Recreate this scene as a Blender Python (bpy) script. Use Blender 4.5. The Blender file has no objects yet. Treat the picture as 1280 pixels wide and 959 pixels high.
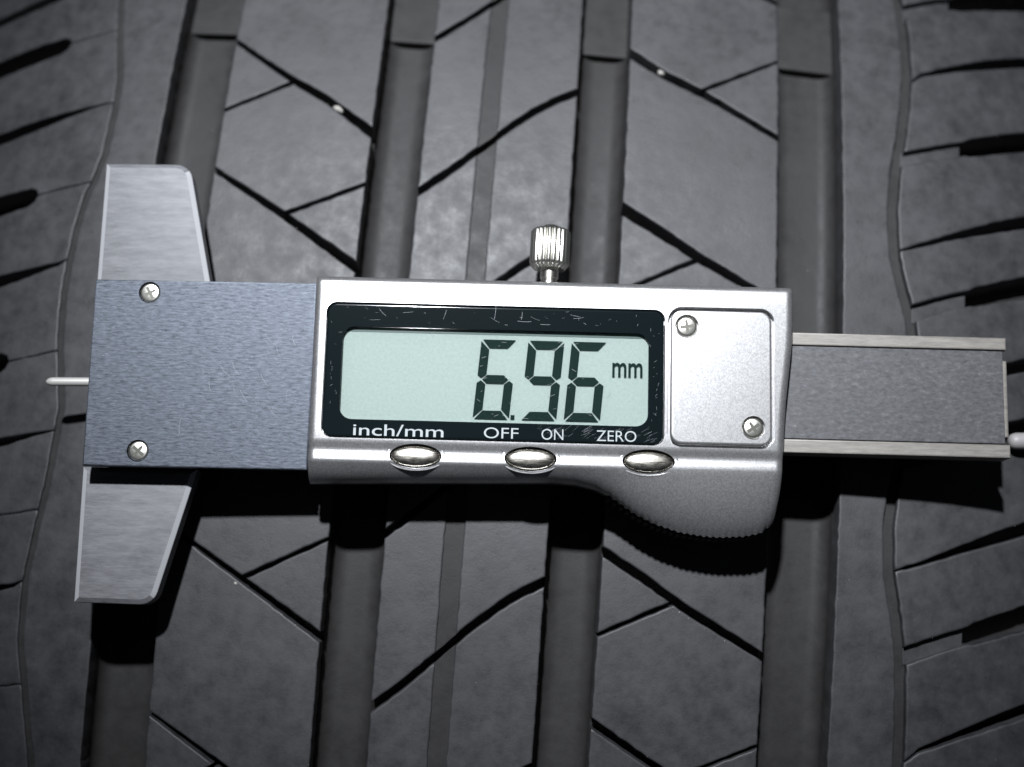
import bpy, bmesh, math, random
from mathutils import Vector, Matrix

# ------------------------------------------------------------------ camera, world, light
# all lengths below are written in millimetres and stored in metres
S = 0.001
SC = bpy.context.scene
COL = SC.collection
TILT = math.radians(10.0)
AIM = Vector((0, 0, 11.0))
CAM = AIM + 226.0 * Vector((0, -math.sin(TILT), math.cos(TILT)))

cd = bpy.data.cameras.new('camera')
cd.lens = 36.0 * 1812 / 1280
cd.sensor_width = 36.0
cd.clip_start = 0.005
cd.clip_end = 20.0
cd.dof.use_dof = True
cd.dof.focus_distance = 0.223
cd.dof.aperture_fstop = 11.0
cam = bpy.data.objects.new('camera', cd)
COL.objects.link(cam)
cam.location = CAM * S
cam.rotation_euler = (TILT, 0, 0)
SC.camera = cam

w = bpy.data.worlds.new('World')
SC.world = w
w.use_nodes = True
bg = w.node_tree.nodes['Background']
bg.inputs[0].default_value = (0.82, 0.92, 1.12, 1)
bg.inputs[1].default_value = 0.022

def add_spot(name, pos, aim, watts, radius, size_deg, blend, colour):
    ld = bpy.data.lights.new(name, 'SPOT')
    ld.energy = watts
    ld.shadow_soft_size = radius * S
    ld.spot_size = math.radians(size_deg)
    ld.spot_blend = blend
    ld.color = colour
    o = bpy.data.objects.new(name, ld)
    COL.objects.link(o)
    o.location = Vector(pos) * S
    o.rotation_euler = (Vector(aim) - Vector(pos)).to_track_quat('-Z', 'Y').to_euler()
    return o
add_spot('work_lamp', (-54, 285, 570), (6, 50, 0), 44.0, 13.0, 28.5, 1.0, (0.955, 0.985, 1.04))

SC.view_settings.view_transform = 'Standard'
SC.view_settings.look = 'None'
SC.view_settings.exposure = 0.0
SC.view_settings.gamma = 1.0
SC.render.engine = 'CYCLES'
SC.cycles.use_denoising = True
SC.cycles.max_bounces = 6

rnd = random.Random(7)

# ------------------------------------------------------------------ helpers: materials
def new_mat(name):
    m = bpy.data.materials.new(name)
    m.use_nodes = True
    return m, m.node_tree.nodes, m.node_tree.links, m.node_tree.nodes['Principled BSDF']

def N(nodes, kind, **kw):
    n = nodes.new(kind)
    for k, v in kw.items():
        setattr(n, k, v)
    return n

def noise(nodes, links, vec, scale, detail=4, rough=0.55):
    n = nodes.new('ShaderNodeTexNoise')
    n.inputs['Scale'].default_value = scale
    n.inputs['Detail'].default_value = detail
    n.inputs['Roughness'].default_value = rough
    links.new(vec, n.inputs['Vector'])
    return n

def ramp(nodes, links, fac, stops):
    r = nodes.new('ShaderNodeValToRGB')
    e = r.color_ramp.elements
    e[0].position, e[0].color = stops[0][0], (*stops[0][1], 1)
    e[1].position, e[1].color = stops[1][0], (*stops[1][1], 1)
    for p, c in stops[2:]:
        x = e.new(p); x.color = (*c, 1)
    links.new(fac, r.inputs[0])
    return r

def coords(nodes, links, scale=(1, 1, 1)):
    """object coordinates in millimetres"""
    t = nodes.new('ShaderNodeTexCoord')
    mp = nodes.new('ShaderNodeMapping')
    mp.inputs['Scale'].default_value = tuple(1000.0 * s for s in scale)
    links.new(t.outputs['Object'], mp.inputs['Vector'])
    return mp.outputs['Vector']

def bump(nodes, links, height, strength, dist_mm, prev=None):
    b = nodes.new('ShaderNodeBump')
    b.inputs['Strength'].default_value = strength
    b.inputs['Distance'].default_value = dist_mm * S
    links.new(height, b.inputs['Height'])
    if prev is not None:
        links.new(prev, b.inputs['Normal'])
    return b.outputs['Normal']

def plain(name, col, rough=0.5, metal=0.0, spec=0.5):
    m, n, l, p = new_mat(name)
    p.inputs['Base Color'].default_value = (*col, 1)
    p.inputs['Roughness'].default_value = rough
    p.inputs['Metallic'].default_value = metal
    p.inputs['Specular IOR Level'].default_value = spec
    return m

def g3(v, t=(1, 1, 1)):
    return (v * t[0], v * t[1], v * t[2])

def mat_rubber(name, lo, hi, pits=True):
    m, n, l, p = new_mat(name)
    v = coords(n, l)
    big = noise(n, l, v, 0.09, 5, 0.6)
    mid = noise(n, l, v, 0.33, 7, 0.68)
    fine = noise(n, l, v, 3.2, 6, 0.7)
    mix = N(n, 'ShaderNodeMath', operation='MULTIPLY_ADD')
    mix.inputs[1].default_value = 0.55
    l.new(mid.outputs['Fac'], mix.inputs[0]); 
    m2 = N(n, 'ShaderNodeMath', operation='MULTIPLY'); m2.inputs[1].default_value = 0.45
    l.new(big.outputs['Fac'], m2.inputs[0]); l.new(m2.outputs[0], mix.inputs[2])
    c = ramp(n, l, mix.outputs[0], [(0.34, lo), (0.66, hi)])
    col = c.outputs['Color']
    if pits:
        # small dark scuffs and pale dust specks
        vo = N(n, 'ShaderNodeTexVoronoi'); vo.inputs['Scale'].default_value = 0.30
        l.new(v, vo.inputs['Vector'])
        pit = ramp(n, l, vo.outputs['Distance'], [(0.02, g3(0.3)), (0.075, g3(1.0))])
        mm = N(n, 'ShaderNodeMix', data_type='RGBA', blend_type='MULTIPLY'); mm.inputs[0].default_value = 0.7
        l.new(col, mm.inputs[6]); l.new(pit.outputs['Color'], mm.inputs[7]); col = mm.outputs[2]
        vs = N(n, 'ShaderNodeTexVoronoi'); vs.inputs['Scale'].default_value = 0.16
        l.new(v, vs.inputs['Vector'])
        sm = N(n, 'ShaderNodeMath', operation='MULTIPLY_ADD'); sm.inputs[1].default_value = 0.35; 
        l.new(mid.outputs['Fac'], sm.inputs[0]); l.new(vs.outputs['Distance'], sm.inputs[2])
        sp = ramp(n, l, sm.outputs[0], [(0.135, g3(0.8)), (0.165, g3(0.0))])
        mx = N(n, 'ShaderNodeMix', data_type='RGBA')
        l.new(sp.outputs['Color'], mx.inputs[0]); l.new(col, mx.inputs[6]); mx.inputs[7].default_value = (0.2, 0.2, 0.2, 1)
        col = mx.outputs[2]
    l.new(col, p.inputs['Base Color'])
    rr = ramp(n, l, mid.outputs['Fac'], [(0.3, g3(0.44)), (0.7, g3(0.66))])
    l.new(rr.outputs['Color'], p.inputs['Roughness'])
    p.inputs['Specular IOR Level'].default_value = 0.42 if pits else 0.18
    b1 = bump(n, l, mid.outputs['Fac'], 0.6, 0.12)
    b2 = bump(n, l, fine.outputs['Fac'], 0.45, 0.05, b1)
    l.new(b2, p.inputs['Normal'])
    return m

def mat_brushed(name, dark, light, rlo, rhi, metal, streak=(0.16, 2.6, 1), spec_mm=0.03):
    m, n, l, p = new_mat(name)
    v = coords(n, l, streak)
    v2 = coords(n, l, (0.5, 3.5, 1))
    a = noise(n, l, v, 1.0, 6, 0.7)
    b = noise(n, l, v2, 1.0, 5, 0.75)
    av = N(n, 'ShaderNodeMath', operation='MULTIPLY'); av.inputs[1].default_value = 1.0
    ad = N(n, 'ShaderNodeMath', operation='ADD')
    l.new(a.outputs['Fac'], ad.inputs[0]); l.new(b.outputs['Fac'], ad.inputs[1])
    av.inputs[1].default_value = 0.5
    l.new(ad.outputs[0], av.inputs[0])
    c = ramp(n, l, av.outputs[0], [(0.36, dark), (0.62, light)])
    l.new(c.outputs['Color'], p.inputs['Base Color'])
    r = ramp(n, l, b.outputs['Fac'], [(0.3, g3(rlo)), (0.7, g3(rhi))])
    l.new(r.outputs['Color'], p.inputs['Roughness'])
    p.inputs['Metallic'].default_value = metal
    n1 = bump(n, l, av.outputs[0], 0.5, spec_mm)
    l.new(n1, p.inputs['Normal'])
    return m

def mat_silver():
    m, n, l, p = new_mat('silver paint')
    v = coords(n, l)
    vo = N(n, 'ShaderNodeTexVoronoi'); vo.inputs['Scale'].default_value = 5.5
    l.new(v, vo.inputs['Vector'])
    fl = noise(n, l, v, 6.0, 3, 0.7)
    c = ramp(n, l, vo.outputs['Color'], [(0.0, g3(0.29)), (1.0, g3(0.48))])
    l.new(c.outputs['Color'], p.inputs['Base Color'])
    p.inputs['Metallic'].default_value = 0.82
    p.inputs['Roughness'].default_value = 0.30
    p.inputs['Coat Weight'].default_value = 0.15
    p.inputs['Coat Roughness'].default_value = 0.25
    b = bump(n, l, fl.outputs['Fac'], 0.35, 0.03)
    l.new(b, p.inputs['Normal'])
    return m

def mat_label():
    m, n, l, p = new_mat('speckled grey film')
    v = coords(n, l, (0.8, 1.5, 1))
    a = noise(n, l, v, 1.25, 7, 0.85)
    c = ramp(n, l, a.outputs['Fac'], [(0.33, (0.010, 0.0104, 0.012)), (0.6, (0.068, 0.069, 0.075)), (0.72, (0.21, 0.21, 0.215))])
    l.new(c.outputs['Color'], p.inputs['Base Color'])
    p.inputs['Roughness'].default_value = 0.5
    l.new(bump(n, l, a.outputs['Fac'], 0.6, 0.06), p.inputs['Normal'])
    return m

def mat_lcd():
    m, n, l, p = new_mat('liquid crystal background')
    v = coords(n, l)
    a = noise(n, l, v, 2.2, 5, 0.8)
    c = ramp(n, l, a.outputs['Fac'], [(0.3, (0.240, 0.285, 0.272)), (0.7, (0.318, 0.352, 0.338))])
    l.new(c.outputs['Color'], p.inputs['Base Color'])
    p.inputs['Roughness'].default_value = 0.6
    p.inputs['Specular IOR Level'].default_value = 0.2
    return m

def mat_glass():
    """clear scratched acrylic: see-through with a Fresnel gloss"""
    m = bpy.data.materials.new('clear acrylic')
    m.use_nodes = True
    n, l = m.node_tree.nodes, m.node_tree.links
    n.clear()
    out = n.new('ShaderNodeOutputMaterial')
    tr = n.new('ShaderNodeBsdfTransparent'); tr.inputs[0].default_value = (0.95, 0.97, 0.96, 1)
    gl = n.new('ShaderNodeBsdfGlossy'); gl.inputs['Roughness'].default_value = 0.06
    fr = n.new('ShaderNodeFresnel'); fr.inputs[0].default_value = 1.45
    mx = n.new('ShaderNodeMixShader')
    l.new(fr.outputs[0], mx.inputs[0]); l.new(tr.outputs[0], mx.inputs[1]); l.new(gl.outputs[0], mx.inputs[2])
    l.new(mx.outputs[0], out.inputs[0])
    return m

M = {}
M['rubber'] = mat_rubber('tread rubber', (0.017, 0.0172, 0.0185), (0.039, 0.0392, 0.042))
M['rubber_smooth'] = mat_rubber('groove rubber', (0.0178, 0.0175, 0.0174), (0.0275, 0.027, 0.0267), pits=False)
M['plate'] = mat_brushed('blue-grey brushed steel', (0.015, 0.0178, 0.023), (0.088, 0.099, 0.119), 0.42, 0.62, 0.8, (0.8, 2.9, 1), 0.06)
M['jaw'] = mat_brushed('ground steel', (0.072, 0.074, 0.080), (0.15, 0.152, 0.161), 0.52, 0.65, 0.15, (0.22, 0.9, 1), 0.02)
M['rail'] = mat_brushed('steel tinted with warm reflection', (0.13, 0.123, 0.112), (0.225, 0.211, 0.19), 0.46, 0.56, 0.35, (0.12, 1.6, 1), 0.015)  # warm reflection on the rails, tinted evenly into the base colour
M['lit_edge'] = plain('steel edge with painted glint', (0.36, 0.365, 0.38), 0.42, 0.2)  # lamp reflection on the jaw chamfers, painted as a lighter base colour
M['body'] = plain('dark machined steel', (0.05, 0.05, 0.055), 0.4, 0.7)
M['silver'] = mat_silver()
M['nickel'] = mat_brushed('worn nickel', (0.30, 0.28, 0.24), (0.68, 0.65, 0.58), 0.2, 0.36, 1.0, (0.9, 2.2, 1), 0.05)
M['screw'] = plain('zinc screw', (0.78, 0.77, 0.70), 0.28, 1.0)
M['slot'] = plain('screw recess', (0.07, 0.07, 0.06), 0.45, 0.8)
M['bezel'] = plain('black acrylic', (0.004, 0.007, 0.008), 0.1, 0.0, 0.3)
M['frame_green'] = plain('dark green mask', (0.02, 0.045, 0.042), 0.5)
M['lcd'] = mat_lcd()
M['segment'] = plain('dark crystal segment', (0.008, 0.018, 0.016), 0.7, 0, 0.03)
M['white'] = plain('white print', (0.30, 0.33, 0.335), 0.6)
M['glass'] = mat_glass()
M['label'] = mat_label()
M['pin'] = plain('pale polished pin', (0.5, 0.49, 0.465), 0.35, 0.35)
M['scratch'] = plain('bright scratch', (0.17, 0.18, 0.195), 0.45, 0.2)
M['grip'] = plain('thumb grip in painted shade', (0.012, 0.012, 0.013), 0.6)  # shade below the housing roll, put into the base colour as black
M['stone'] = plain('pale stone', (0.27, 0.26, 0.24), 0.7)
M['pale'] = plain('pale plastic', (0.24, 0.232, 0.23), 0.5)

# ------------------------------------------------------------------ helpers: objects
def link(name, me, mat, parent=None, angle=35.0):
    me.materials.clear()
    me.materials.append(mat)
    me.transform(Matrix.Scale(S, 4))
    for p in me.polygons:
        p.use_smooth = True
    me.set_sharp_from_angle(angle=math.radians(angle))
    o = bpy.data.objects.new(name, me)
    COL.objects.link(o)
    if parent is not None:
        o.parent = parent
    return o

def mesh_of(bm, name='mesh'):
    me = bpy.data.meshes.new(name)
    bm.normal_update()
    bm.to_mesh(me)
    bm.free()
    return me

def tag(o, label, cat, group=None):
    o['label'] = label
    o['category'] = cat
    if group:
        o['group'] = group
    return o

def empty(name, loc=(0, 0, 0), rz=0.0):
    o = bpy.data.objects.new(name, None)
    COL.objects.link(o)
    o.empty_display_size = 0.01
    o.location = Vector(loc) * S
    o.rotation_euler = (0, 0, rz)
    return o

def area2(p):
    return sum(p[i][0] * p[(i + 1) % len(p)][1] - p[(i + 1) % len(p)][0] * p[i][1] for i in range(len(p)))

def ccw(p):
    return list(p) if area2(p) > 0 else list(reversed(p))

def clean(p, eps=0.02):
    out = []
    for q in p:
        if not out or math.hypot(q[0] - out[-1][0], q[1] - out[-1][1]) > eps:
            out.append(tuple(q))
    while len(out) > 2 and math.hypot(out[0][0] - out[-1][0], out[0][1] - out[-1][1]) <= eps:
        out.pop()
    return out

def inset(p, d):
    """miter offset of a counter-clockwise outline, positive d inwards"""
    n = len(p)
    out = []
    for i in range(n):
        a, b, c = p[i - 1], p[i], p[(i + 1) % n]
        e1 = Vector((b[0] - a[0], b[1] - a[1])).normalized()
        e2 = Vector((c[0] - b[0], c[1] - b[1])).normalized()
        n1 = Vector((-e1.y, e1.x)); n2 = Vector((-e2.y, e2.x))
        m = n1 + n2
        if m.length < 1e-6:
            m = n1
        m.normalize()
        k = max(m.dot(n1), 0.45)
        out.append((b[0] + m.x * d / k, b[1] + m.y * d / k))
    return out

def resample(p, step, jit=0.0):
    out = []
    n = len(p)
    for i in range(n):
        a, b = Vector(p[i]), Vector(p[(i + 1) % n])
        L = (b - a).length
        k = max(1, int(round(L / step)))
        t = (b - a) / L
        nn = Vector((-t.y, t.x))
        for j in range(k):
            q = a + (b - a) * (j / k)
            if j and jit:
                q = q + nn * rnd.gauss(0, jit)
            out.append((q.x, q.y))
    return out

def layered(bm, outline, layers, cap_top=True, cap_bottom=False):
    """stack of rings (inset, z) from bottom to top, faces pointing outwards"""
    rings = []
    for d, z in layers:
        pts = inset(outline, d) if d else outline
        rings.append([bm.verts.new((x, y, z)) for x, y in pts])
    n = len(outline)
    for r0, r1 in zip(rings, rings[1:]):
        for i in range(n):
            j = (i + 1) % n
            bm.faces.new((r0[i], r0[j], r1[j], r1[i]))
    if cap_top:
        bm.faces.new(rings[-1])
    if cap_bottom:
        bm.faces.new(list(reversed(rings[0])))
    return rings

def rrect(x0, x1, y0, y1, r, seg=6):
    p = []
    for cx, cy, a in ((x1 - r, y0 + r, -90), (x1 - r, y1 - r, 0), (x0 + r, y1 - r, 90), (x0 + r, y0 + r, 180)):
        for i in range(seg + 1):
            t = math.radians(a + 90 * i / seg)
            p.append((cx + r * math.cos(t), cy + r * math.sin(t)))
    return p

def ellipse(cx, cy, a, b, n=40):
    return [(cx + a * math.cos(2 * math.pi * i / n), cy + b * math.sin(2 * math.pi * i / n)) for i in range(n)]

def slab(name, outline, z0, z1, mat, parent, bev=0.2, angle=35.0):
    bm = bmesh.new()
    layered(bm, ccw(outline), [(0, z0), (0, z1 - bev), (bev * 0.3, z1 - bev * 0.3), (bev, z1), (bev * 1.6, z1)], True, True)
    return link(name, mesh_of(bm), mat, parent, angle)

def lathe(name, prof, mat, parent, axis, origin, seg=32, angle=35.0, radial=None):
    """prof = (distance along axis, radius); radial(i) scales the radius round the turn"""
    bm = bmesh.new()
    ax = Vector(axis).normalized()
    u = ax.orthogonal().normalized()
    v = ax.cross(u)
    o = Vector(origin)
    rings = []
    for t, r in prof:
        ring = []
        for i in range(seg):
            a = 2 * math.pi * i / seg
            k = radial(i) if (radial and r > 0.5) else 1.0
            ring.append(bm.verts.new(o + ax * t + (u * math.cos(a) + v * math.sin(a)) * r * k))
        rings.append(ring)
    for r0, r1 in zip(rings, rings[1:]):
        for i in range(seg):
            j = (i + 1) % seg
            bm.faces.new((r0[i], r0[j], r1[j], r1[i]))
    bm.faces.new(rings[-1])
    bm.faces.new(list(reversed(rings[0])))
    return link(name, mesh_of(bm), mat, parent, angle)

# ------------------------------------------------------------------ the tyre
# tread coordinates: x across, s along the circumference, h above the tread surface
R_T = 320.0
Y_CREST = -17.0
YAW = math.radians(-4.2)
S_LO, S_HI = -125.0, 165.0

def crown(x):
    a = abs(x - 2.0)
    return -a * a / 1500.0 - max(a - 62.0, 0) ** 2 / 250.0

def surf(x, s, h):
    """tread coordinates to the tyre's own frame (origin at the crest)"""
    r = R_T + crown(x) + h
    a = s / R_T
    return Vector((x, r * math.sin(a), r * math.cos(a) - R_T))

tyre = empty('tyre', (0, Y_CREST, 0), YAW)
tag(tyre, 'worn black car tyre tread with four straight grooves under the gauge', 'tyre')

def bend(bm):
    for v in bm.verts:
        v.co = surf(*v.co)

def add_prism(bm, outline, top=0.0, bottom=-6.2, bev=0.28, jit=0.045, step=1.1):
    o = ccw(clean(outline))
    if len(o) < 3:
        return
    o = resample(o, step, jit)
    layered(bm, o, [(-0.02, bottom), (-0.0, top - bev), (bev * 0.12, top - bev * 0.45), (bev * 0.45, top - bev * 0.12), (bev, top), (bev * 1.5, top)])

def finish_tread(name, bm, mat='rubber'):
    bm.normal_update()
    ss = [v.co.y for v in bm.verts]; xs = [v.co.x for v in bm.verts]
    k = math.floor(min(ss) / 3.0) + 1
    while k * 3.0 < max(ss):
        bmesh.ops.bisect_plane(bm, geom=bm.verts[:] + bm.edges[:] + bm.faces[:], dist=1e-4, plane_co=(0, k * 3.0, 0), plane_no=(0, 1, 0))
        k += 1
    k = math.floor(min(xs) / 6.0) + 1
    while k * 6.0 < max(xs):
        bmesh.ops.bisect_plane(bm, geom=bm.verts[:] + bm.edges[:] + bm.faces[:], dist=1e-4, plane_co=(k * 6.0, 0, 0), plane_no=(1, 0, 0))
        k += 1
    bmesh.ops.triangulate(bm, faces=[f for f in bm.faces if len(f.verts) > 4])
    bend(bm)
    return link(name, mesh_of(bm), M[mat], tyre, 42.0)

GROOVES = [(-66.2, -55.6), (-29.0, -20.0), (6.2, 15.1), (41.7, 53.05)]

# carcass: a full ring with the groove floors moulded in
def carcass_profile():
    pts = [(-96, -150), (-112, -128), (-124, -92), (-127, -60), (-122, -30), (-115, -13)]
    pts.append((-109.5, -5.0))
    x = -109.0
    for a, b in GROOVES:
        y = x
        while y < a - 0.3:
            pts.append((y, -5.0)); y += 6.0
        r = 3.0
        pts.append((a - 0.2, -5.0))
        pts.append((a + 0.12, -4.6))
        for i in range(1, 8):
            t = i / 8 * math.pi / 2
            pts.append((a + 0.12 + r * (1 - math.cos(t)), -4.6 - 2.8 * math.sin(t)))
        mid = (a + b) / 2
        pts.append((a + 0.12 + r, -7.4)); pts.append((mid, -7.42)); pts.append((b - 0.12 - r, -7.4))
        for i in range(7, 0, -1):
            t = i / 8 * math.pi / 2
            pts.append((b - 0.12 - r * (1 - math.cos(t)), -4.6 - 2.8 * math.sin(t)))
        pts.append((b - 0.12, -4.6)); pts.append((b + 0.2, -5.0))
        x = b + 1.0
    y = x
    while y < 105:
        pts.append((y, -5.0)); y += 6.0
    pts += [(105.5, -5.0), (111, -13), (118, -30), (123, -60), (120, -92), (108, -128), (92, -150)]
    return pts

def build_carcass():
    prof = carcass_profile()
    angs = []
    a = -180.0
    while a < 180 - 1e-6:
        angs.append(a)
        a += 0.6 if -36 <= a < 36 else 4.0
    bm = bmesh.new()
    rings = []
    for a in angs:
        ring = []
        for x, h in prof:
            hh = h if -110 < x < 106 else h - crown(x) + crown(105.0 if x > 0 else -109.0)
            r = R_T + crown(x) + hh
            t = math.radians(a)
            ring.append(bm.verts.new((x, r * math.sin(t), r * math.cos(t) - R_T)))
        rings.append(ring)
    n = len(rings)
    for i in range(n):
        r0, r1 = rings[i], rings[(i + 1) % n]
        for k in range(len(prof) - 1):
            bm.faces.new((r0[k], r0[k + 1], r1[k + 1], r1[k]))
    return link('carcass', mesh_of(bm), M['rubber_smooth'], tyre, 50.0)
build_carcass()

def lerp_s(pts, x):
    if x <= pts[0][0]:
        a, b = pts[0], pts[1]
    elif x >= pts[-1][0]:
        a, b = pts[-2], pts[-1]
    else:
        for a, b in zip(pts, pts[1:]):
            if a[0] <= x <= b[0]:
                break
    t = (x - a[0]) / (b[0] - a[0])
    return a[1] + (b[1] - a[1]) * t

def lerp_w(sipe, x, xl, xr):
    t = (x - xl) / (xr - xl)
    return sipe['w'][0] + (sipe['w'][1] - sipe['w'][0]) * t

def edge(sipe, side, xa, xb, xl, xr):
    """points of one lip of a sipe between xa and xb; side +1 upper lip, -1 lower lip"""
    xs = [xa] + [p[0] for p in sipe['p'] if xa + 0.3 < p[0] < xb - 0.3] + [xb]
    return [(x, lerp_s(sipe['p'], x) + side * 0.72 * lerp_w(sipe, x, xl, xr)) for x in xs]

def rib(xl, xr, sipes, channel=None):
    top = dict(p=[(xl, S_HI), (xr, S_HI)], w=(0, 0))
    bot = dict(p=[(xl, S_LO), (xr, S_LO)], w=(0, 0))
    seq = [top] + sipes + [bot]
    WB = 0.30
    for U, V in zip(seq, seq[1:]):
        if channel:
            ca, cb = channel
            bm = bmesh.new()
            for xa, xb in ((xl, ca), (cb, xr)):
                add_prism(bm, edge(U, -1, xa, xb, xl, xr) + edge(V, +1, xa, xb, xl, xr)[::-1])
            blk = finish_tread('tread_block', bm)
            bm = bmesh.new()
            xa, xb = ca - 0.3, cb + 0.3
            add_prism(bm, edge(U, -1, xa, xb, xl, xr) + edge(V, +1, xa, xb, xl, xr)[::-1], top=-0.35, bev=0.1)
            finish_tread('channel_floor', bm, 'rubber_smooth').parent = blk
            continue
        if 'L' in U:
            sb, xm = U['L']
            up = [(xl, sb - WB)] + edge(U, -1, xm, xr, xl, xr)
            tri = edge(U, -1, xl, xm - 0.7, xl, xr) + [(xl, sb + WB)]
            bm = bmesh.new(); add_prism(bm, tri); finish_tread('tread_block', bm)
        else:
            up = edge(U, -1, xl, xr, xl, xr)
        if 'R' in V:
            sb, xm = V['R']
            lo = edge(V, +1, xl, xm, xl, xr) + [(xr, sb + WB)]
            tri = edge(V, +1, xm + 0.7, xr, xl, xr) + [(xr, sb - WB)]
            bm = bmesh.new(); add_prism(bm, tri); finish_tread('tread_block', bm)
        else:
            lo = edge(V, +1, xl, xr, xl, xr)
        bm = bmesh.new(); add_prism(bm, up + lo[::-1]); finish_tread('tread_block', bm)

def shift(sp, d):
    q = dict(sp); q['p'] = [(x, s + d) for x, s in sp['p']]
    for k in 'LR':
        if k in q:
            q[k] = (q[k][0] + d, q[k][1])
    return q

# rib between the first and second groove
B1 = dict(p=[(-55.6, 81.2), (-44.83, 73.6), (-37.42, 69.2), (-29.0, 63.0)], w=(0.62, 1.45), L=(66.3, -43.9))
B2 = dict(p=[(-55.6, 54.55), (-42.31, 46.26), (-29.0, 37.43)], w=(0.62, 1.35), R=(52.9, -42.3))
B3 = dict(p=[(-55.6, -8.0), (-42.48, -15.96), (-29.0, -24.2)], w=(0.5, 1.15), R=(-8.5, -42.5))
B4 = dict(p=[(-55.6, -38.4), (-43.35, -45.74), (-29.0, -55.0)], w=(0.5, 1.3), L=(-53.0, -43.9))
Bh = dict(p=[(-55.6, 22.6), (-42.4, 14.6), (-29.0, 6.2)], w=(0.6, 1.4), L=(8.0, -43.9))
rib(-55.6, -29.0, [shift(B1, 60), shift(B2, 60), B1, B2, Bh, B3, B4, shift(B3, -61), shift(B4, -61)])
# rib between the third and fourth groove
D1 = dict(p=[(15.1, 83.0), (21.28, 78.97), (28.03, 75.75), (41.7, 67.8)], w=(1.5, 0.75), R=(84.1, 28.0))
D2 = dict(p=[(15.1, 51.45), (23.74, 46.46), (28.19, 43.63), (41.7, 36.6)], w=(1.7, 0.9), L=(36.0, 28.2))
Dh = dict(p=[(15.1, 22.5), (28.3, 15.0), (41.7, 7.5)], w=(1.5, 0.8), R=(23.5, 28.3))
D3 = dict(p=[(15.1, -7.3), (21.34, -10.75), (28.69, -15.3), (41.7, -22.2)], w=(1.1, 0.95), L=(-20.6, 27.0))
D4 = dict(p=[(15.1, -34.4), (25.17, -40.36), (41.7, -49.5)], w=(1.15, 0.8), R=(-36.3, 29.0))
rib(15.1, 41.7, [shift(D1, 62), shift(D2, 61), D1, D2, Dh, D3, D4, shift(D3, -60), shift(D4, -58)])
# centre rib with curved cuts and the shallow wandering channel
CC = [(-20.0, 0.0), (-15.11, 4.16), (-9.99, 9.05), (-4.81, 14.07), (-0.85, 17.47), (2.6, 19.9), (6.2, 21.9)]
def cs(s0, w=1.1):
    return dict(p=[(x, s + s0) for x, s in CC], w=(w, w * 0.92))
rib(-20.0, 6.2, [cs(145.0), cs(114.0), cs(83.2, 1.0), cs(51.9, 1.15), cs(22.4), cs(-7.0), cs(-34.7, 1.2), cs(-64.0), cs(-94.0)], channel=(-10.35, -7.35))

# shoulders
def shoulder(sign, inner, wavy, slots, outer, gap, gap_depth, fill_depth):
    """inner: groove edge; wavy: (x, s) line top to bottom; slots: dict(p=[(x, s, half width)] inner to outer)"""
    def wx(s):
        pts = [(q[1], q[0]) for q in wavy][::-1]
        return lerp_s(pts, s)
    # smooth rib next to the groove
    line = [(wavy[0][0], S_HI)] + [q for q in wavy] + [(wavy[-1][0], S_LO)]
    bm = bmesh.new()
    add_prism(bm, [(inner, S_HI)] + [(x - sign * gap / 2, s) for x, s in line] + [(inner, S_LO)])
    finish_tread('shoulder_rib', bm)
    bm = bmesh.new()
    add_prism(bm, [(x - sign * (gap / 2 + 0.4), s) for x, s in line] + [(x + sign * (gap / 2 + 0.4), s) for x, s in line[::-1]], top=-gap_depth, bev=0.1)
    finish_tread('shoulder_channel', bm, 'rubber_smooth')
    n = len(slots)
    for i in range(n + 1):
        U = slots[i - 1]['p'] if i else [(wx(S_HI), S_HI, 0), (outer, S_HI, 0)]
        V = slots[i]['p'] if i < n else [(wx(S_LO), S_LO, 0), (outer, S_LO, 0)]
        up = [(x, s - hw) for x, s, hw in U]
        lo = [(x, s + hw) for x, s, hw in V]
        su, sl = up[0][1], lo[0][1]
        mids = [(x + sign * gap / 2, s) for x, s in wavy if sl + 1.0 < s < su - 1.0]     # top to bottom
        up[0] = (wx(su) + sign * gap / 2, su)
        lo[0] = (wx(sl) + sign * gap / 2, sl)
        bm = bmesh.new()
        add_prism(bm, up[::-1] + mids + lo, bev=0.34)
        finish_tread('shoulder_block', bm)
    for sl in slots:
        if 'fill' in sl:
            pts = [q for q in sl['p'] if sign * q[0] <= sign * sl['fill'] + 0.01]
            pts[0] = (wx(pts[0][1]) + sign * 0.75, pts[0][1], pts[0][2])
            bm = bmesh.new()
            add_prism(bm, [(x, s - hw - 0.25) for x, s, hw in pts] + [(x, s + hw + 0.25) for x, s, hw in pts[::-1]], top=-fill_depth, bev=0.1)
            finish_tread('slot_ramp', bm)

def smooth_slot(x0, x1, s0, rise, h0, h1, knots=6, curve=0.0, fill=None):
    p = []
    for i in range(knots + 1):
        t = i / knots
        hw = h0 + (h1 - h0) * min(1.0, t * 2.2)
        p.append((x0 + (x1 - x0) * t, s0 + rise * (t + curve * t * (1 - t)), hw))
    d = dict(p=p)
    if fill is not None:
        # make sure there is a knot exactly at the end of the ramp
        k = min(range(len(p)), key=lambda j: abs(p[j][0] - fill))
        t = (fill - x0) / (x1 - x0)
        p[k] = (fill, s0 + rise * (t + curve * t * (1 - t)), h0)
        for j in range(len(p)):
            p[j] = (p[j][0], p[j][1], h0 if j <= k else h1)
        for dx, f in ((0.5, 0.55), (1.6, 0.85)):
            x = fill + (dx if x1 > x0 else -dx)
            tt = (x - x0) / (x1 - x0)
            p.insert(k + 1 + (dx > 1), (x, s0 + rise * tt, max(h0, h1 * f)))
        d['fill'] = fill
    return d

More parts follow.
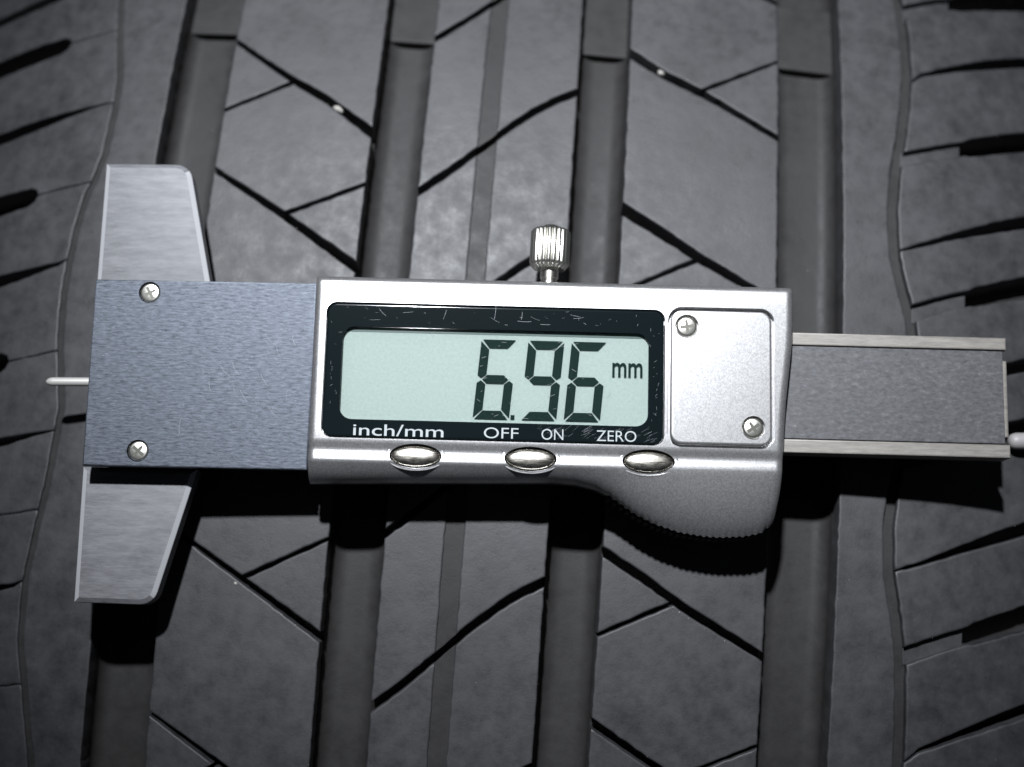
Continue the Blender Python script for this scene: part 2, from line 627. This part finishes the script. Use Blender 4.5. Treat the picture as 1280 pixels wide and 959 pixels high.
RW = [(64.4, 131), (62.0, 122), (61.9, 113), (64.57, 101), (65.11, 94.2), (65.25, 85.1), (64.65, 78), (63.68, 71), (62.48, 64.3), (61.74, 56.3), (62.03, 47.2), (63.09, 42.2), (64.7, 35.8),
      (65.1, 31.6), (65.0, 24.0), (63.6, 14.5), (61.9, 6.0), (61.36, 0), (61.73, -7.75), (63.02, -14.1), (64.13, -21.7), (64.5, -30.6), (64.6, -38.1), (63.5, -47), (61.6, -58), (62.0, -68), (64.5, -82)]
rs = []
for s0, kind in ((149, 'N'), (133, 'W'), (115, 'N'), (99.4, 'W'), (82.9, 'N'), (66.4, 'W'), (48.4, 'N'), (37.2, 'W'), (21.6, 'N'), (11.5, 'W'), (-6.9, 'N'), (-20.4, 'W'), (-37.3, 'N'), (-52, 'W'), (-68, 'N'), (-84, 'W'), (-101, 'N')):
    if kind == 'W':
        rs.append(smooth_slot(64.0, 106.0, s0, 14.8, 1.4, 2.1, fill=74.6))
    else:
        rs.append(smooth_slot(63.5, 106.0, s0, 15.9, 0.10, 1.15, curve=0.2, knots=10))
# the pitches along the shoulder are uneven, so no two cuts may meet
shoulder(+1, 53.05, RW, rs, 106.0, 1.8, 1.5, 1.3)

LWV = [(-78.5, 112), (-79.1, 91.8), (-77.5, 82.1), (-75.78, 73), (-75.58, 66.1), (-75.75, 57.9), (-76.92, 51.8), (-77.65, 50), (-78.59, 42.5), (-78.84, 36.2), (-78.86, 31), (-78.3, 23), (-77.05, 15.9),
       (-76.1, 10.4), (-76.8, -2), (-78.75, -18.2), (-78.54, -28.75), (-77, -36.5), (-74.6, -49), (-76.5, -64), (-78.5, -80)]
ls = []
for s0, kind in ((147, 'W'), (131, 'N'), (116, 'W'), (99.5, 'N'), (84.8, 'W'), (68.3, 'N'), (52.0, 'W'), (37.2, 'N'), (20.4, 'W'), (6.5, 'N'), (-7.0, 'W'), (-19.0, 'N'), (-36.0, 'W'), (-51.0, 'N'), (-67, 'W'), (-83, 'N'), (-99, 'W')):
    if kind == 'W':
        ls.append(smooth_slot(-78.0, -110.0, s0, -6.7, 0.05, 2.1, fill=-87.3))
    else:
        ls.append(smooth_slot(-77.5, -110.0, s0, -8.2, 0.03, 1.2, curve=0.1, knots=10))
shoulder(-1, -66.2, LWV, ls, -110.0, 1.0, 0.5, 0.42)

# raised wear bars in the grooves
for (a, b), s0 in zip(GROOVES, (87.4, 86.8, 86.4, 87.2)):
    bm = bmesh.new()
    add_prism(bm, [(a - 0.1, s0), (b + 0.1, s0 - 0.25), (b + 0.1, s0 + 15), (a - 0.1, s0 + 15)], top=-5.6, bottom=-8.0, bev=0.35, jit=0.0)
    finish_tread('wear_bar', bm, 'rubber_smooth')
# ------------------------------------------------------------------ stones caught in the cuts
def stone(x, s, h, size, label, seed):
    rr = random.Random(seed)
    bm = bmesh.new()
    bmesh.ops.create_icosphere(bm, subdivisions=2, radius=1.0)
    for v in bm.verts:
        k = 1 + rr.uniform(-0.18, 0.18)
        v.co = Vector((v.co.x * size[0], v.co.y * size[1], v.co.z * size[2])) * k
    bmesh.ops.rotate(bm, verts=bm.verts, cent=(0, 0, 0), matrix=Matrix.Rotation(math.radians(-34), 3, 'Z'))
    o = link('stone', mesh_of(bm), M['stone'], None, 60)
    q = surf(x, s, h)
    c, sn = math.cos(YAW), math.sin(YAW)
    o.location = Vector((c * q.x - sn * q.y, sn * q.x + c * q.y + Y_CREST, q.z)) * S
    tag(o, label, 'stone')
stone(-35.4, 67.5, -0.25, (0.9, 0.5, 0.5), 'pale stone chip wedged in the diagonal tread cut between upper jaw and lock knob', 3)
stone(20.75, 79.3, -0.25, (0.68, 0.45, 0.5), 'smaller white stone chip in the tread cut on the battery cover side of the knob', 5)
stone(-43.4, -16.7, -0.1, (0.34, 0.26, 0.3), 'tiny white stone grain where two tread cuts fork beside the lower jaw', 8)

# fine grit lying on the tread, thickest along the lips of the cuts
def grit():
    rr = random.Random(12)
    bm = bmesh.new()
    def grain(x, s, h, r):
        c = surf(x, s, h)
        q = [Vector((rr.gauss(0, 1), rr.gauss(0, 1), rr.gauss(0, 1))).normalized() * r * rr.uniform(0.6, 1.3) for _ in range(5)]
        vs = [bm.verts.new(c + v) for v in q]
        for f in ((0, 1, 2), (0, 2, 3), (0, 3, 4), (0, 4, 1), (1, 2, 3), (1, 3, 4)):
            bm.faces.new([vs[k] for k in f])
    for sp, n in ((B1, 26), (B2, 20), (B3, 46), (B4, 14), (D1, 26), (D2, 14), (D3, 26), (D4, 14)):
        a, b = sp['p'][0][0], sp['p'][-1][0]
        for _ in range(n):
            x = rr.uniform(a + 0.5, b - 0.5)
            grain(x, lerp_s(sp['p'], x) - rr.choice((1, 1, 1, -1)) * (0.8 + abs(rr.gauss(0, 0.5))), 0.03, rr.choice((0.04, 0.05, 0.06, 0.09, 0.13)))
    for gx in (-29.3, 6.0, 15.4, 53.4):
        for _ in range(34):
            grain(gx + rr.gauss(0, 0.12), rr.uniform(-45, 95), 0.0, rr.choice((0.04, 0.05, 0.07, 0.1)))
    for a, b in GROOVES:
        for _ in range(9):
            grain((a + b) / 2 + rr.gauss(0, 1.3), rr.uniform(-45, 84), -7.3, rr.choice((0.08, 0.1, 0.16)))
    for _ in range(90):
        x = rr.choice((rr.uniform(-54, -30), rr.uniform(-19, 5), rr.uniform(16, 41), rr.uniform(54, 61), rr.uniform(66, 95), rr.uniform(-95, -80)))
        grain(x, rr.uniform(-45, 95), 0.02, rr.choice((0.04, 0.05, 0.06, 0.08)))
    o = link('grit', mesh_of(bm), M['stone'], tyre, 10)
    o['kind'] = 'stuff'
grit()

# ------------------------------------------------------------------ the depth gauge
gauge = empty('depth_gauge', (0, 0, 0), math.radians(-1.5))
tag(gauge, 'silver digital tread depth gauge reading 6.96 mm laid across the tyre', 'depth gauge')
ZT = 13.0          # top of the housing

# --- housing -------------------------------------------------------
X_L = -31.1
RIGHT = [(-26, 40.9), (-18.4, 41.5), (-14.1, 41.8), (-8.5, 42.05), (-2.9, 42.35), (2.1, 42.9), (7.2, 43.45), (11.1, 43.65), (17, 43.6)]
BOTTOM = [(-31.2, -16.31), (-17.0, -15.9), (-4.6, -15.6), (6.6, -15.3), (10.35, -15.5), (13.47, -16.15), (15.35, -17.0), (17.2, -18.2), (19.7, -19.85), (22.8, -21.35), (26.55, -22.5), (30.3, -23.0), (32.7, -23.1), (36.4, -22.85), (38.9, -22.3), (40.3, -21.2), (40.9, -20.4), (41.6, -18.4), (44.0, -18.0)]
Y_TOP = 16.2
def y_bot(x, ridge=True):
    y = lerp_s(BOTTOM, x)
    if ridge and 15.2 < x < 40.2:
        y += 0.26 * (0.5 - 0.5 * math.cos(2 * math.pi * (x - 15.2) / 1.0))
    return y
def x_right(y):
    return lerp_s(RIGHT, y)

def build_housing():
    # rows: (kind, value, drop); kind 'y' absolute, 't' fraction from the crease to the lower edge
    rows = []
    r = 1.3
    for i in range(6):
        a = i / 5 * math.pi / 2
        rows.append(('y', Y_TOP - r * (1 - math.sin(a)), r * (1 - math.sin(a)) if False else r - r * math.sin(math.acos(max(-1, min(1, math.cos(a)))))))
    rows = [('y', Y_TOP - r * (1 - math.cos(math.radians(b))), r * (1 - math.sin(math.radians(b)))) for b in (0, 18, 36, 54, 72, 90)]
    for y in (13.0, 10, 7, 4, 1, -2, -5, -8, -9.55):
        rows.append(('y', y, 0.0))
    for y, d in ((-9.9, 0.02), (-10.3, 0.10), (-10.8, 0.24), (-11.15, 0.30), (-11.5, 0.30), (-12.1, 0.24), (-12.7, 0.19), (-13.1, 0.22)):
        rows.append(('y', y, d))
    H = 3.6
    for i in range(1, 13):
        t = i / 12
        rows.append(('t', t, 0.22 + H * (0.42 * t + 0.20 * t * t + 0.38 * t ** 5)))
    us = [0, 0.3, 0.7, 1.2, 2.0]
    cols = []
    nx = 280
    W = 1.0
    edge_w = [0.0, 0.1, 0.3, 0.6, 1.0]
    bm = bmesh.new()
    grid = []
    for kind, val, drop in rows:
        line = []
        for iu in range(-4, nx + 5):
            pass
        # column parameter list
        params = [('l', e) for e in edge_w] + [('m', (i + 1) / nx) for i in range(nx - 1)] + [('r', e) for e in reversed(edge_w)]
        for ck, cv in params:
            def xy(y):
                xr = x_right(y)
                if ck == 'l':
                    return X_L + cv
                if ck == 'r':
                    return xr - cv
                return X_L + 1.0 + (xr - X_L - 2.0) * cv
            if kind == 'y':
                y = val
                x = xy(y)
            else:
                y = -13.1
                for _ in range(4):
                    x = xy(y)
                    y = -13.1 + (y_bot(x, False) + 13.1) * val + (y_bot(x) - y_bot(x, False)) * val ** 14
                x = xy(y)
            ed = 0.0
            if ck in 'lr':
                q = 1.0 - cv
                ed = 1.0 - math.sqrt(max(0.0, 1.0 - q * q))
            line.append(bm.verts.new((x, y, ZT - drop - ed * 0.8)))
        grid.append(line)
    nr, nc = len(grid), len(grid[0])
    for i in range(nr - 1):
        for j in range(nc - 1):
            bm.faces.new((grid[i][j], grid[i + 1][j], grid[i + 1][j + 1], grid[i][j + 1]))
    loop = [grid[i][0] for i in range(nr)] + [grid[-1][j] for j in range(1, nc)] + [grid[i][-1] for i in range(nr - 2, -1, -1)] + [grid[0][j] for j in range(nc - 2, 0, -1)]
    cx, cy = 5.0, -1.0
    low = [bm.verts.new((cx + (v.co.x - cx) * 0.985, cy + (v.co.y - cy) * 0.95, 0.35)) for v in loop]
    n = len(loop)
    for i in range(n):
        j = (i + 1) % n
        bm.faces.new((loop[i], low[i], low[j], loop[j]))
    bm.faces.new(low)
    bmesh.ops.recalc_face_normals(bm, faces=bm.faces)
    return mesh_of(bm)

BEZ = rrect(-29.0, 23.4, -9.25, 11.7, 1.5)
BAT = rrect(24.55, 40.15, -9.05, 12.0, 1.7)
BUTTONS = [(-14.5, -11.95), (3.15, -11.95), (21.25, -11.9)]

def cut(target, outlines):
    """subtract vertical prisms from a mesh, all in millimetres"""
    bm = bmesh.new()
    for o, z0 in outlines:
        layered(bm, ccw(o), [(0, z0), (0, ZT + 3)], True, True)
    ob_t = bpy.data.objects.new('a', target); COL.objects.link(ob_t)
    ob_c = bpy.data.objects.new('b', mesh_of(bm)); COL.objects.link(ob_c)
    md = ob_t.modifiers.new('cut', 'BOOLEAN')
    md.object = ob_c; md.operation = 'DIFFERENCE'; md.solver = 'EXACT'
    dg = bpy.context.evaluated_depsgraph_get()
    me = bpy.data.meshes.new_from_object(ob_t.evaluated_get(dg))
    bpy.data.objects.remove(ob_t); bpy.data.objects.remove(ob_c)
    return me

hm = build_housing()
hm = cut(hm, [(inset(ccw(BEZ), -0.22), ZT - 1.6), (inset(ccw(BAT), -0.5), ZT - 1.3)] + [(ellipse(x, y, 4.05, 1.85), ZT - 2.2) for x, y in BUTTONS])
housing = link('housing', hm, M['silver'], gauge, 38)

# --- display ------------------------------------------------------
WIN = rrect(-26.45, 21.05, -6.55, 8.05, 1.9)
def ring_plate(name, outer, inner, z0, z1, mat, parent, bev=0.2):
    bm = bmesh.new()
    o, i = ccw(outer), ccw(inner)
    def loop(p, z):
        return [bm.verts.new((x, y, z)) for x, y in p]
    L = [loop(o, z0), loop(o, z1 - bev), loop(inset(o, bev * 0.3), z1 - bev * 0.3), loop(inset(o, bev), z1), loop(inset(o, bev * 1.6), z1), loop(i, z1), loop(i, z0)]
    n = len(o)
    for a, b in zip(L, L[1:]):
        for k in range(n):
            j = (k + 1) % n
            bm.faces.new((a[k], a[j], b[j], b[k]))
    return link(name, mesh_of(bm), mat, parent)

bezel = ring_plate('display_bezel', BEZ, WIN, ZT - 1.4, ZT + 0.08, M['bezel'], gauge, 0.22)
cover = slab('display_cover', rrect(-26.44, 21.04, -6.54, 8.04, 1.9), ZT - 0.32, ZT - 0.02, M['glass'], gauge, 0.04)
screen = slab('display_screen', rrect(-27.4, 22.0, -7.5, 9.0, 1.0), ZT - 1.5, ZT - 0.75, M['lcd'], gauge, 0.05)
slab('mask_strip', [(-26.6, 7.35), (21.2, 7.35), (21.2, 8.3), (-26.6, 8.3)], ZT - 0.74, ZT - 0.70, M['frame_green'], screen, 0.01)

def polymesh(name, polys, z, mat, parent):
    bm = bmesh.new()
    for p in polys:
        bm.faces.new([bm.verts.new((x, y, z)) for x, y in ccw(p)])
    return link(name, mesh_of(bm), mat, parent)

def seven_segments(x0, x1, y0, y1, slant, on, t=1.36, g=0.17):
    """outline x0..x1 at the foot, slant = shift of the top"""
    ym = (y0 + y1) / 2
    k = slant / (y1 - y0)
    def sh(p):
        return [(x + (y - y0) * k, y) for x, y in p]
    h = t / 2
    seg = {
        'a': [(x0 + g * 1.4, y1), (x1 - g * 1.4, y1), (x1 - t - g * .2, y1 - t), (x0 + t + g * .2, y1 - t)],
        'd': [(x0 + g * 1.4, y0), (x1 - g * 1.4, y0), (x1 - t - g * .2, y0 + t), (x0 + t + g * .2, y0 + t)],
        'f': [(x0, y1 - g * 1.6), (x0 + t, y1 - t - g * 1.4), (x0 + t, ym + h + g * .7), (x0 + t * .45, ym + g * 1.1), (x0, ym + h * .9)],
        'b': [(x1, y1 - g * 1.6), (x1 - t, y1 - t - g * 1.4), (x1 - t, ym + h + g * .7), (x1 - t * .45, ym + g * 1.1), (x1, ym + h * .9)],
        'e': [(x0, y0 + g * 1.6), (x0 + t, y0 + t + g * 1.4), (x0 + t, ym - h - g * .7), (x0 + t * .45, ym - g * 1.1), (x0, ym - h * .9)],
        'c': [(x1, y0 + g * 1.6), (x1 - t, y0 + t + g * 1.4), (x1 - t, ym - h - g * .7), (x1 - t * .45, ym - g * 1.1), (x1, ym - h * .9)],
        'g': [(x0 + t * .45 + g, ym), (x0 + t + g * .9, ym + h), (x1 - t - g * .9, ym + h), (x1 - t * .45 - g, ym), (x1 - t - g * .9, ym - h), (x0 + t + g * .9, ym - h)],
    }
    return [sh(seg[c]) for c in on]
ZS = ZT - 0.55
for x0, x1, on in ((-5.95, -0.35, 'acdefg'), (1.35, 6.95, 'abcdfg'), (8.1, 13.7, 'acdefg')):
    polymesh('digit', seven_segments(x0, x1, -5.95, 6.6, 1.05, on), ZS, M['segment'], screen)
polymesh('decimal_point', [[(-0.1, -5.9), (0.5, -5.9), (0.52, -5.2), (-0.08, -5.2)]], ZS, M['segment'], screen)

def text_mesh(name, body, x0, x1, y0, y1, z, mat, parent, bold=0.0):
    """lettering fitted to a box"""
    cu = bpy.data.curves.new('t', 'FONT')
    cu.body = body
    cu.size = 1.0
    cu.offset = bold
    cu.resolution_u = 6
    ob = bpy.data.objects.new('t', cu); COL.objects.link(ob)
    dg = bpy.context.evaluated_depsgraph_get()
    me = bpy.data.meshes.new_from_object(ob.evaluated_get(dg))
    bpy.data.objects.remove(ob)
    xs = [v.co.x for v in me.vertices]; ys = [v.co.y for v in me.vertices]
    ax, bx, ay, by = min(xs), max(xs), min(ys), max(ys)
    for v in me.vertices:
        v.co.x = x0 + (v.co.x - ax) / (bx - ax) * (x1 - x0)
        v.co.y = y0 + (v.co.y - ay) / (by - ay) * (y1 - y0)
        v.co.z = z
    return link(name, me, mat, parent)
text_mesh('unit_text', 'mm', 15.5, 20.2, 1.15, 3.45, ZS, M['segment'], screen, 0.014)
ZP = ZT + 0.085
text_mesh('lettering', 'inch/mm', -24.2, -10.3, -9.05, -7.25, ZP, M['white'], bezel, 0.003)
text_mesh('lettering', 'OFF', -4.1, 1.2, -8.98, -7.3, ZP, M['white'], bezel, -0.004)
text_mesh('lettering', 'ON', 4.75, 8.1, -8.98, -7.3, ZP, M['white'], bezel, -0.004)
text_mesh('lettering', 'ZERO', 13.2, 19.3, -8.98, -7.3, ZP, M['white'], bezel, -0.004)

# --- buttons -------------------------------------------------------
for bx, by in BUTTONS:
    bm = bmesh.new()
    ring = []
    zr = ZT - 0.34
    for a, b, z in ((4.75, 2.35, zr - 0.12), (4.6, 2.27, zr + 0.05), (4.38, 2.1, zr + 0.06), (4.1, 1.9, zr - 0.30), (4.02, 1.82, zr - 1.2)):
        ring.append([bm.verts.new((x, y, z)) for x, y in ellipse(bx, by, a, b, 48)])
    for r0, r1 in zip(ring, ring[1:]):
        for k in range(48):
            j = (k + 1) % 48
            bm.faces.new((r0[k], r0[j], r1[j], r1[k]))
    button = None
    bm2 = bmesh.new()
    rings = []
    for f, z in ((1.0, -1.5), (1.0, -0.3), (0.975, -0.14), (0.92, -0.01), (0.8, 0.13), (0.6, 0.25), (0.35, 0.33), (0.12, 0.36)):
        rings.append([bm2.verts.new((x, y, zr + z)) for x, y in ellipse(bx, by - 0.05, 3.8 * f, 1.62 * f, 48)])
    for r0, r1 in zip(rings, rings[1:]):
        for k in range(48):
            j = (k + 1) % 48
            bm2.faces.new((r0[k], r0[j], r1[j], r1[k]))
    bm2.faces.new(rings[-1])
    button = link('button', mesh_of(bm2), M['nickel'], gauge, 50)
    link('button_ring', mesh_of(bm), M['silver'], button, 50)

# --- screws -------------------------------------------------------
def screw(x, y, z, r, parent, turn):
    bm = bmesh.new()
    layered(bm, ellipse(x, y, r, r, 28), [(0, z - 1.0), (0, z - 0.08), (0.12, z + 0.06), (0.35, z + 0.14)], True, False)
    o = link('screw', mesh_of(bm), M['screw'], parent, 40)
    bm = bmesh.new()
    a, b = r * 0.66, r * 0.15
    cr = [(a, -b), (a, b), (b, b), (b, a), (-b, a), (-b, b), (-a, b), (-a, -b), (-b, -b), (-b, -a), (b, -a), (b, -b)]
    ct, st = math.cos(turn), math.sin(turn)
    layered(bm, [(x + ct * u - st * v, y + st * u + ct * v) for u, v in cr], [(0, z), (0, z + 0.15)], True, False)
    link('cross_slot', mesh_of(bm), M['slot'], o)
    return o

# --- battery cover ------------------------------------------------
def drilled(name, outline, z0, z1, bev, holes, depth, mat):
    bm = bmesh.new()
    layered(bm, ccw(outline), [(0, z0), (0, z1 - bev), (bev * 0.3, z1 - bev * 0.3), (bev, z1), (bev * 1.6, z1)], True, True)
    me = cut(mesh_of(bm), [(ellipse(x, y, r, r, 32), z1 - depth) for x, y, r in holes])
    return link(name, me, mat, gauge, 35)
bat = drilled('battery_cover', BAT, ZT - 1.25, ZT + 0.03, 0.25, [(27.0, 9.4, 1.85), (37.3, -6.3, 1.85)], 0.9, M['silver'])
screw(27.0, 9.4, ZT - 0.25, 1.62, bat, 0.15)
screw(37.3, -6.3, ZT - 0.25, 1.62, bat, 0.6)

# --- thumb grip ---------------------------------------------------
bm = bmesh.new()
xx = 15.0
xx = 15.7
while xx < 40.0:
    yy = y_bot(min(xx, 40.6), False)
    sl = 0.0
    bmesh.ops.create_cone(bm, cap_ends=True, segments=10, radius1=0.42, radius2=0.42, depth=6.0, matrix=Matrix.Translation((xx, yy + 0.2, 4.35)))
    xx += 1.0
link('thumb_grip', mesh_of(bm), M['grip'], gauge)

# --- lock knob -----------------------------------------------------
KX, KZ = 5.42, 7.6
kn = lathe('lock_knob', [(0.0, 2.55), (0.7, 3.12), (1.0, 3.2), (6.1, 3.2), (6.5, 2.9), (6.65, 1.5), (7.2, 1.2), (7.5, 0.4)], M['screw'], gauge, (0.03, 1, 0), (KX, 19.3, KZ), 88, 60,
           radial=lambda i: (1.0, 0.985, 0.915, 0.985)[i % 4])
lathe('knob_stem', [(0, 1.45), (1.0, 1.45), (1.1, 1.25), (1.5, 1.25), (1.6, 1.45), (2.0, 1.45), (2.1, 1.25), (2.5, 1.25), (2.6, 1.45), (4.2, 1.45)], M['screw'], kn, (0.03, 1, 0), (KX, 15.2, KZ), 24, 40)

# --- base plate, body, jaws ---------------------------------------
plate = drilled('base_plate', [(-66.0, -14.55), (-31.25, -14.35), (-31.25, 15.25), (-66.15, 15.0)], 9.4, 11.0, 0.16, [(-57.5, 13.1, 1.72), (-57.6, -12.05, 1.72)], 1.1, M['plate'])
slab('base_body', [(-65.4, -13.4), (-30.6, -13.4), (-30.6, 14.2), (-65.4, 14.2)], 3.4, 9.5, M['body'], gauge, 0.1)
screw(-57.5, 13.1, 10.6, 1.6, plate, 0.5)
screw(-57.6, -12.05, 10.6, 1.6, plate, 0.9)
def arc(cx, cy, r, a0, a1, n=6):
    return [(cx + r * math.cos(math.radians(a0 + (a1 - a0) * i / n)), cy + r * math.sin(math.radians(a0 + (a1 - a0) * i / n))) for i in range(n + 1)]
def jaw(outline):
    bm = bmesh.new()
    layered(bm, ccw(outline), [(0, 2.8), (0, 5.85), (0.08, 5.95), (0.75, 6.35), (0.8, 6.36)], True, True)
    o = link('measuring_jaw', mesh_of(bm), M['jaw'], gauge, 12)
    o.data.materials.append(M['lit_edge'])
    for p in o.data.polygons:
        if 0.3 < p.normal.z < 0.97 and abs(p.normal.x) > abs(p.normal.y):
            p.material_index = 1  # only the side chamfers carry the painted lamp reflection
    return o
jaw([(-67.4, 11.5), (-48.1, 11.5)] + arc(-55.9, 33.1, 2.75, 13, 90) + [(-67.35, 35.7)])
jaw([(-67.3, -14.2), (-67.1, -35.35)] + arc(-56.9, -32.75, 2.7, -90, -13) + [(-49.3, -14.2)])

# --- depth pin ----------------------------------------------------
lathe('depth_pin', [(0, 0.2), (0.35, 0.5), (0.8, 0.66), (1.2, 0.7), (14.0, 0.7)], M['pin'], gauge, (1, 0.02, 0), (-74.75, -0.52, 4.6), 24, 50)

# --- beam -----------------------------------------------------------
def beam_quad(x0, x1, ya, yb):
    return [(x0, ya), (x1, ya), (x1, yb), (x0, yb)]
beam = slab('beam', beam_quad(30, 77.5, -9.1, 9.5), 4.4, 8.3, M['body'], gauge, 0.1)
slab('rail', beam_quad(30, 77.95, 7.78, 9.76), 4.5, 8.82, M['rail'], beam, 0.18)
slab('rail', beam_quad(30, 78.1, -9.4, -7.3), 4.5, 8.82, M['rail'], beam, 0.18)
slab('scale_film', beam_quad(30, 77.4, -7.15, 7.62), 8.1, 8.6, M['label'], beam, 0.08)
slab('end_lip', beam_quad(77.2, 78.35, -6.0, 6.3), 6.4, 7.6, M['rail'], beam, 0.2)

# --- scratches ------------------------------------------------------
def ribbon(bm, pts, wd, z):
    for a, b in zip(pts, pts[1:]):
        d = Vector((b[0] - a[0], b[1] - a[1]))
        if d.length < 1e-6:
            continue
        n = Vector((-d.y, d.x)).normalized() * wd / 2
        bm.faces.new([bm.verts.new((p[0] + q[0], p[1] + q[1], z)) for p, q in ((a, -n), (b, -n), (b, n), (a, n))])

def scratch(bm, x, y, L, ang, bend_, wd, z):
    pts = []
    for i in range(6):
        t = i / 5
        a = ang + bend_ * (t - 0.5)
        pts.append((x, y))
        x += L / 5 * math.cos(a); y += L / 5 * math.sin(a)
    ribbon(bm, pts, wd, z)

rs2 = random.Random(21)
bm = bmesh.new()
for _ in range(22):       # curved scratches on the plate
    x = rs2.gauss(-40, 7); y = rs2.gauss(-1, 6)
    if -65 < x < -34 and -12 < y < 12:
        scratch(bm, x, y, rs2.uniform(0.6, 2.6), rs2.gauss(-1.0, 0.3), rs2.uniform(0.2, 1.0), rs2.uniform(0.02, 0.04), 11.012)
for _ in range(60):
    scratch(bm, rs2.uniform(-65, -33), rs2.uniform(-13, 13.5), rs2.uniform(0.15, 0.6), rs2.gauss(0, 0.35), 0.2, rs2.uniform(0.02, 0.045), 11.012)
o = link('surface_scratches', mesh_of(bm), M['scratch'], plate); o['kind'] = 'stuff'
bm = bmesh.new()
for _ in range(36):
    scratch(bm, rs2.uniform(-27, 21), rs2.uniform(8.6, 11.2), rs2.choice((0.12, 0.2, 0.3, 0.5, 1.6)), rs2.choice((0.0, 0.1, -0.5, 1.2)) + rs2.gauss(0, 0.2), 0.2, rs2.uniform(0.008, 0.028), ZP)
for x in (-3, 0.6, 1.2, 4.2):
    scratch(bm, x, 8.7 + rs2.uniform(0, 1.2), rs2.uniform(0.8, 2.6), rs2.choice((0.0, 0.02, 1.5, 0.6)), 0.2, 0.03, ZP)
for _ in range(70):
    scratch(bm, rs2.uniform(4, 22.0), rs2.uniform(-9.1, -7.2), rs2.uniform(0.4, 1.5), 0.55 + rs2.gauss(0, 0.1), 0.1, rs2.uniform(0.006, 0.018), ZP)
for _ in range(16):
    scratch(bm, rs2.uniform(21.3, 22.6), rs2.uniform(-6, 9), rs2.uniform(0.15, 0.6), rs2.uniform(0, 3), 0.4, 0.02, ZP)
for _ in range(12):
    scratch(bm, rs2.uniform(-28.5, -26.9), rs2.uniform(-6, 9), rs2.uniform(0.15, 0.5), rs2.uniform(0, 3), 0.4, 0.018, ZP)
o = link('surface_scratches', mesh_of(bm), M['scratch'], bezel); o['kind'] = 'stuff'
bm = bmesh.new()
for _ in range(60):
    scratch(bm, rs2.uniform(-6, 15), rs2.uniform(-6, 7), rs2.uniform(0.1, 0.9), rs2.gauss(0.25, 0.35), 0.2, rs2.uniform(0.015, 0.035), ZT - 0.01)
o = link('surface_scratches', mesh_of(bm), M['scratch'], cover); o['kind'] = 'stuff'

# ------------------------------------------------------------------ pale rod tip beside the beam end
rod = lathe('plastic_rod', [(0, 0.35), (0.25, 0.95), (0.7, 1.25), (1.4, 1.4), (16, 1.4)], M['pale'], None, (1, 0.03, -0.12), (0, 0, 0), 24, 60)
rod.location = Vector((82.1, -7.05, -4.2)) * S
tag(rod, 'pale rounded plastic rod tip beside the end of the gauge beam', 'rod')
